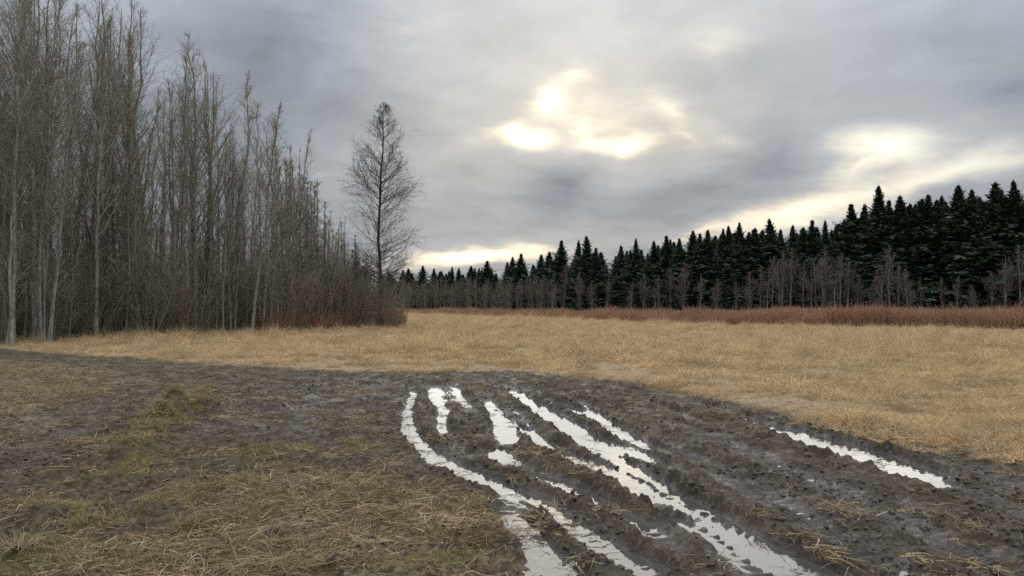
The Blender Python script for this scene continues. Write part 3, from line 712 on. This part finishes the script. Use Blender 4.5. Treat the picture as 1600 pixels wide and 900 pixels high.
# the wood behind the grove, one mass
pts = []
while len(pts) < 60:
    px = -560 + 1090 * rr.random(); d = front(px) + 38 + 40 * rr.random(); x, y = at(px, d)
    pts.append((x, y, -.1, min(hgt(max(top(px), 60) + 215 + 60 * rr.random(), d), 15) / 16))
pts = np.array(pts); n = len(pts)
scatter('woods', pts[:, :3], np.stack([np.zeros(n), np.zeros(n), rr.random(n) * 6.283], 1), pts[:, 3], rr.integers(0, 8, n), [joined(p) for p in PROTO], 'far bare wood seen through the stems of the left grove', 'woods')

# ------------------------------------------------------------------ conifers behind the field
ROW = [(1900, 66), (1700, 72), (1600, 78), (1400, 82), (1300, 88), (1200, 95), (1100, 102), (1000, 112), (900, 126), (800, 152), (700, 192), (640, 218), (600, 245), (500, 320)]
ROW = ROW[::-1]
def row(px): return float(np.interp(px, [a for a, _ in ROW], [b for _, b in ROW]))
CTOP = [(500, 424), (600, 420), (640, 418), (700, 413), (765, 408), (810, 398), (850, 396), (880, 378), (915, 370), (940, 385), (955, 398), (970, 388), (990, 376), (1040, 366), (1100, 356), (1150, 352), (1200, 344), (1270, 346), (1310, 345), (1330, 318), (1375, 292), (1420, 305), (1500, 290), (1600, 282), (1900, 240)]
def ctop(px): return float(np.interp(px, [a for a, _ in CTOP], [b for _, b in CTOP]))
FIR = [conifer(700 + k, 14.0, 3.5 + .5 * (k % 4)) for k in range(10)]
named = {1375: 'tallest-looking dark conifer with broad pointed top, at the left of the high right-hand group', 1330: 'narrow pointed conifer at the step where the treeline rises to the right', 918: 'dark conifer just left of the notch in the treeline', 995: 'dark pointed conifer just right of the notch in the treeline'}
cl = [(1375, 283), (1408, 297), (1330, 309), (1500, 284), (1521, 290), (1556, 279), (1588, 276), (1452, 297), (1437, 304), (1270, 338), (1202, 337), (1240, 345), (1291, 338), (1155, 344), (1106, 352), (1081, 357), (1042, 362), (1021, 370), (995, 370), (971, 381), (918, 364), (903, 372), (878, 373), (845, 392), (815, 395), (795, 398), (765, 403), (740, 412), (702, 412), (722, 414), (682, 414), (660, 416), (642, 417), (1350, 330), (1480, 312), (1540, 305), (1574, 300), (1222, 352), (1256, 350), (1180, 351), (1130, 354), (1062, 369), (1392, 318), (1424, 312), (1310, 348), (1640, 282), (1672, 270), (1612, 290), (930, 384), (860, 388), (985, 385), (1140, 350), (1170, 356), (1094, 362), (1466, 305), (625, 418), (612, 421)]
rr = np.random.default_rng(44); ct = []
def stretch(px): return 'low far-left stretch' if px < 780 else 'clump left of the notch' if px < 950 else 'middle stretch' if px < 1140 else 'stretch behind the pale trees' if px < 1325 else 'high stretch at the right'
for px, py in cl:
    d = row(px) + 1.5 * rr.random() + (14 * rr.random() if px < 800 else 0); x, y = at(px + (rr.random() - .5) * (12 if px < 800 else 3), d); py += (rr.random() - .35) * (8 if px < 800 else 5); h = hgt(py, d); s = h / 14; ct.append((x, y))
    place('conifer', FIR[int(rr.integers(0, 10))], (x, y, gz(x, y) - .1), s, rr.random() * 6.283, named.get(px, 'dark conifer with a tip against the sky, ' + stretch(px) + ' of the treeline'), 'conifer', None if px in named else 'front conifers, ' + stretch(px), sxy=s * (.85 + .4 * rr.random()) * (1 if d < 140 else 1.2))
n_ = 0; tries = 0
while n_ < 225 and tries < 6000:
    tries += 1; px = 590 + 1130 * rr.random(); 
    d = row(px) + 2 + 16 * rr.random() ** 1.3; x, y = at(px, d)
    if any((x - a) ** 2 + (y - b) ** 2 < (1.45 if d < 130 else 1.9) ** 2 for a, b in ct): continue
    if 942 < px < 962: continue
    ct.append((x, y)); n_ += 1; h = hgt(ctop(px) + 4 + 38 * rr.random() * min(1, 100 / d), d); s = h / 14
    place('conifer', FIR[int(rr.integers(0, 10))], (x, y, -.1), s, rr.random() * 6.283, 'dark conifer half hidden in the rear rows, ' + stretch(px) + ' of the treeline', 'conifer', 'rear conifers, ' + stretch(px), sxy=s * (.9 + .6 * rr.random()))

# ------------------------------------------------------------------ pale bare trees in front of the conifers
PALE = [bare_tree(800 + k, 8.0, stems=1 + k % 3, nprim=36, low=.2, ang=(22, 52), plen=.29, up=.06, nsec=6, nter=2, trunk='pale_trunk', twig='pale_twig', rbase=.012, tw=.012) for k in range(5)]
rr = np.random.default_rng(55)
PG = 'pale bare trees in front of the conifers'
for px, py, k, lab in [(1390, 383, 1, 'pale-stemmed bare tree with the whitest trunk, alone before the right-hand conifers'), (1404, 410, 0, None), (1290, 386, 2, None), (1312, 395, 1, None), (1276, 402, 4, None), (1222, 392, 2, None), (1236, 388, 0, None), (1206, 400, 1, None), (1188, 416, 3, None), (1174, 424, 4, None), (1068, 410, 2, 'bare twin-stemmed tree standing alone before the middle conifers'), (1472, 436, 0, None), (1594, 385, 3, 'pale bare tree cut by the right edge of the picture'), (880, 410, 1, None), (868, 424, 3, None), (950, 436, 0, None), (1005, 428, 4, None), (1120, 436, 2, None), (1440, 440, 3, None), (1340, 428, 4, None), (1030, 432, 1, None), (1150, 440, 0, None), (1520, 444, 2, None), (1640, 395, 1, None), (1255, 410, 3, None), (1325, 405, 0, None), (1048, 420, 3, None), (905, 425, 2, None), (925, 438, 4, None), (985, 440, 1, None), (1095, 428, 0, None), (1370, 432, 4, None), (1420, 420, 1, None), (1495, 432, 3, None), (1550, 425, 0, None), (1570, 400, 2, None)]:
    d = row(px) - 3.5 - 2 * rr.random(); x, y = at(px, d); h = hgt(py, d); s = h / 8
    place('bare_tree', PALE[k], (x, y, -.05), s, rr.random() * 6.283, lab or 'small pale bare tree in front of the dark conifers', 'tree', None if lab else PG, sxy=s * 1.0)
for i in range(56):
    px = 628 + 240 * ((i + rr.random()) / 56); d = row(px) - 6 - 10 * rr.random(); x, y = at(px, d); h = hgt(434 + 14 * rr.random() - (px - 630) * .03, d); s = h / 8
    place('bare_tree', PALE[int(rr.integers(0, 5))], (x, y, -.05), s, rr.random() * 6.283, 'hazy grey bare tree in the far left stretch of the treeline', 'tree', 'far grey bare trees below the low conifers', sxy=s * .8)

# ------------------------------------------------------------------ red shrub belt between field and conifers
BELT = [(-200, 330), (500, 290), (600, 205), (650, 160), (750, 128), (850, 99), (1000, 75), (1200, 65), (1400, 58.5), (1600, 52.5), (1900, 45)]
def belt(px): return float(np.interp(px, [a for a, _ in BELT], [b for _, b in BELT]))
def osier(seed, Ht, n):
    r = np.random.default_rng(seed); C = Geo(); a = r.random(n) * 6.283; q = .5 * np.sqrt(r.random(n))
    b = np.stack([np.cos(a) * q, np.sin(a) * q, np.zeros(n)], 1); d = np.stack([r.normal(size=n) * .22, r.normal(size=n) * .22, np.ones(n)], 1)
    L = Ht * (.55 + .5 * r.random(n)); st_ = grow(b, d, L, 3, .03, .08, r); put(C, st_, np.full(n, .008), np.full(n, .004), 3, r)
    b2, d2, pi, t2 = side_shoots(st_, 3, .35, 1, (.2, .6), r); L2 = L[pi] * (.15 + .2 * r.random(len(pi)))
    put(C, grow(b2, d2, L2, 2, .1, .1, r), np.full(len(pi), .006), np.full(len(pi), .003), 3, r)
    return C.mesh('stems', M['osier'])
OS = [osier(900 + k, 1.1, 46) for k in range(5)]
rr = np.random.default_rng(66); pts = []
while len(pts) < 9000:
    px = 560 + 1180 * rr.random() ** .8; d0 = belt(px); d1 = row(px) + 3
    d = d0 + (d1 - d0) * rr.random(); x, y = at(px, d); d += (vn(np.array(x * .15), np.array(y * .15)) - .5) * 4; pts.append((x, d, -.02))
pts = np.array(pts); n = len(pts)
sz = (.68 + .50 * rr.random(n)) * (.35 + 1.25 * fbm(pts[:, 0] * .22, pts[:, 1] * .22, 3, 5))
scatter('red_shrubbery', pts, np.stack([np.zeros(n), np.zeros(n), rr.random(n) * 6.283], 1), sz, rr.integers(0, 5, n), OS, 'low belt of rust red leafless shrubs along the far edge of the field', 'shrubs')
# low red-brown scrub at the foot of the brush by the lone tree
pts = []
while len(pts) < 170:
    px = 400 + 225 * rr.random(); d = front(px) - .6 + 4 * rr.random() + (max(0, px - 600) * .12); x, y = at(px, d); pts.append((x, y, -.02))
pts = np.array(pts); n = len(pts)
scatter('red_undergrowth', pts, np.stack([np.zeros(n), np.zeros(n), rr.random(n) * 6.283], 1), .6 + .8 * rr.random(n), rr.integers(0, 5, n), OS, 'reddish low scrub at the foot of the brush by the lone tree', 'scrub')

# ------------------------------------------------------------------ dead grass of the field
GR = [grass_clump(70, .36, .50, .0085, .80, 1000 + k, M['grass'], .20) for k in range(6)] + [grass_clump(60, .22, .75, .0075, .25, 1010 + k, M['grass'], .16) for k in range(3)]
rr = np.random.default_rng(77)
def cloud(nw, dmin, dmax, pw):
    px = -260 + 2120 * rr.random(nw); d = dmin + (dmax - dmin) * rr.random(nw) ** pw
    return (px - 800) / F * d, d, px
xs, ys, px = cloud(64000, 9, 150, 1.7)
xa = 3 + 13 * rr.random(6000); ya = 3.5 + 8 * rr.random(6000); xs = np.append(xs, xa); ys = np.append(ys, ya); px = np.append(px, np.minimum(xa / ya * F + 800, 1850))
edge = poly_sd(xs, ys, FIELD_POLY); wob = (fbm(xs * .9, ys * .9, 4, 3) - .5) * .99
fr = np.interp(px, [a for a, _ in FRONT] + [640, 700], [b for _, b in FRONT] + [150, 400]); bl = np.interp(px, [a for a, _ in BELT], [b for _, b in BELT])
ok = (edge + wob > .3 - .9 * rr.random(len(xs)) ** 3) & (ys < np.minimum(np.where(px < 625, fr + 5, 1e3), bl + 1.5)) & (rr.random(len(xs)) < .30 + 1.2 * ss(fbm(xs * .6, ys * .5, 3, 12), .28, .62))
xs, ys = xs[ok], ys[ok]; n = len(xs)
zs = height(xs, ys)[0]
tall = (fbm(xs * .10, ys * .10, 3, 14) > .60) | (np.interp((xs / ys) * F + 800, [a for a, _ in FRONT], [b for _, b in FRONT]) - ys < 6)
idx = np.where(tall & (rr.random(n) < .35), rr.integers(6, 9, n), rr.integers(0, 6, n))
near = ss(edge[ok], -.3, 6)
tuft = ss(fbm(xs * 1.3, ys * 1.0, 3, 16), .42, .66)
scl = .86 * (.42 + .35 * rr.random(n) + .75 * tuft * rr.random(n)) * (.55 + .45 * near) * (1 + .6 * ss(ys, 40, 120)) * (.7 + .6 * fbm(xs * .35, ys * .35, 3, 15))
right = ss(xs, 2, 9) * (1 - ss(ys, 14, 30)); scl *= 1 - .35 * right
scatter('field_grass', np.stack([xs, ys, zs - .01], 1), np.stack([rr.normal(size=n) * .12, rr.normal(size=n) * .12, rr.random(n) * 6.283], 1), scl, idx, GR, 'flattened tan dead grass covering the field', 'grass')

# ------------------------------------------------------------------ straw, moss and clods of the foreground
SW = [grass_clump(24, .15, .24, .0032, .97, 1100 + k, M['straw'], .30) for k in range(6)]
GN_ = [grass_clump(40, .09, .07, .0022, .45, 1120 + k, M['green'], .25) for k in range(4)]
nw = 90000
d = 2.8 + 22 * rr.random(nw) ** 1.5; px = -420 + 2440 * rr.random(nw); xs = (px - 800) / F * d; ys = d
mud, st, fld, ms = masks(xs, ys); wl = height(xs, ys)[0]
patch = fbm(xs * 1.1, ys * 1.1, 4, 18)
left = 1 - ss(xs, -1.2, 1.0)
dens = np.clip(st * ss(patch, .38, .58) * .85 + (1 - mud) * .34 * ss(patch, .40, .62) * left + .16 * mud * ss(patch, .42, .7) + .09 * left + .18 * left * mud * ss(patch, .52, .7), 0, 1) * (1 - fld)
ok = (rr.random(nw) < dens * .45) & (wl > ZW + .03)
n = ok.sum(); P3 = np.stack([xs[ok], ys[ok], wl[ok] + .004], 1)
scatter('straw', P3, np.stack([rr.normal(size=n) * .1, rr.normal(size=n) * .1, rr.random(n) * 6.283], 1), .5 + .7 * rr.random(n), rr.integers(0, 6, n), SW, 'matted brown straw pressed into the bare foreground soil', 'straw')
ok = (rr.random(nw) < ms * .30 * (1 - fld)) & (wl > ZW + .03); n = ok.sum()
P3 = np.stack([xs[ok], ys[ok], wl[ok]], 1)
hp = []
for pl, wd, amp in HUMPS[:2]:
    t_ = rr.random(230) * (len(pl) - 1); i_ = np.minimum(t_.astype(int), len(pl) - 2); q_ = (t_ - i_)[:, None]
    hp.append(pl[i_] * (1 - q_) + pl[i_ + 1] * q_ + rr.normal(size=(230, 2)) * wd * .45)
hp = np.concatenate(hp); P3 = np.concatenate([P3, np.column_stack([hp, height(hp[:, 0], hp[:, 1])[0] - .005])]); n = len(P3)
scatter('moss', P3, np.stack([rr.normal(size=n) * .15, rr.normal(size=n) * .15, rr.random(n) * 6.283], 1), .6 + .7 * rr.random(n), rr.integers(0, 4, n), GN_, 'yellow green mossy turf patches on the left foreground', 'moss')
def clod(seed):
    r = np.random.default_rng(seed); import bmesh
    bm = bmesh.new(); bmesh.ops.create_icosphere(bm, subdivisions=2, radius=1)
    V = np.array([v.co[:] for v in bm.verts]); F_ = np.array([[v.index for v in f.verts] for f in bm.faces]); bm.free()
    k = r.normal(size=(5, 3)); amp = .75 + .25 * np.sin(V @ k.T * 2.2 + r.random(5) * 6).mean(1) * 1.6 + r.normal(size=len(V)) * .07
    V = V * amp[:, None] * np.array([1, .8, .55]); return mesh_np('clod', V, [F_], M['clod'], False)
CL = [clod(1200 + k) for k in range(6)]
nw = 90000
d = 2.8 + 15 * rr.random(nw) ** 1.4; px = -200 + 2000 * rr.random(nw); xs = (px - 800) / F * d; ys = d
mud, st, fld, ms = masks(xs, ys); wl = height(xs, ys)[0]
ok = (rr.random(nw) < np.clip(mud, .25, 1) * ss(fbm(xs * 1.6, ys * 1.6, 3, 25), .35, .65) * .8) & (wl > ZW + .012) & (fld < .3); n = ok.sum()
scatter('mud_clods', np.stack([xs[ok], ys[ok], wl[ok]], 1), rr.random((n, 3)) * np.array([.6, .6, 6.283]), .008 + .034 * rr.random(n) ** 2.2, rr.integers(0, 6, n), CL, 'loose clods of dark mud strewn between the ruts', 'mud')

# dry weed in the near left corner
r = np.random.default_rng(9)
def weed(seed, n, L):
    r = np.random.default_rng(seed); C = Geo(); a = r.random(n) * 6.283
    b = np.stack([np.cos(a) * .05, np.sin(a) * .05, np.zeros(n)], 1) * r.random((n, 1)); d = np.stack([np.cos(a), np.sin(a), .35 + .5 * r.random(n)], 1)
    Ls = L * (.5 + .6 * r.random(n)); st_ = grow(b, d, Ls, 5, -.10, .22, r); put(C, st_, np.full(n, .0035), np.full(n, .0016), 4, r)
    b2, d2, pi, _ = side_shoots(st_, 4, .3, 1, (.5, 1.1), r); L2 = Ls[pi] * (.15 + .25 * r.random(len(pi)))
    put(C, grow(b2, d2, L2, 3, -.05, .25, r), np.full(len(pi), .002), np.full(len(pi), .001), 3, r)
    return C.mesh('dry_weed', M['weed'])
M['weed'] = leafy('bleached_weed', [(.22, .16, .09), (.36, .27, .16), (.48, .38, .25)])
x, y = pix(30, 862)
tag(link('dry_weed', weed(3, 46, .22), None, (x, y, gz(x, y)), .3), 'bleached dry weed lying in the bottom left corner', 'weed')
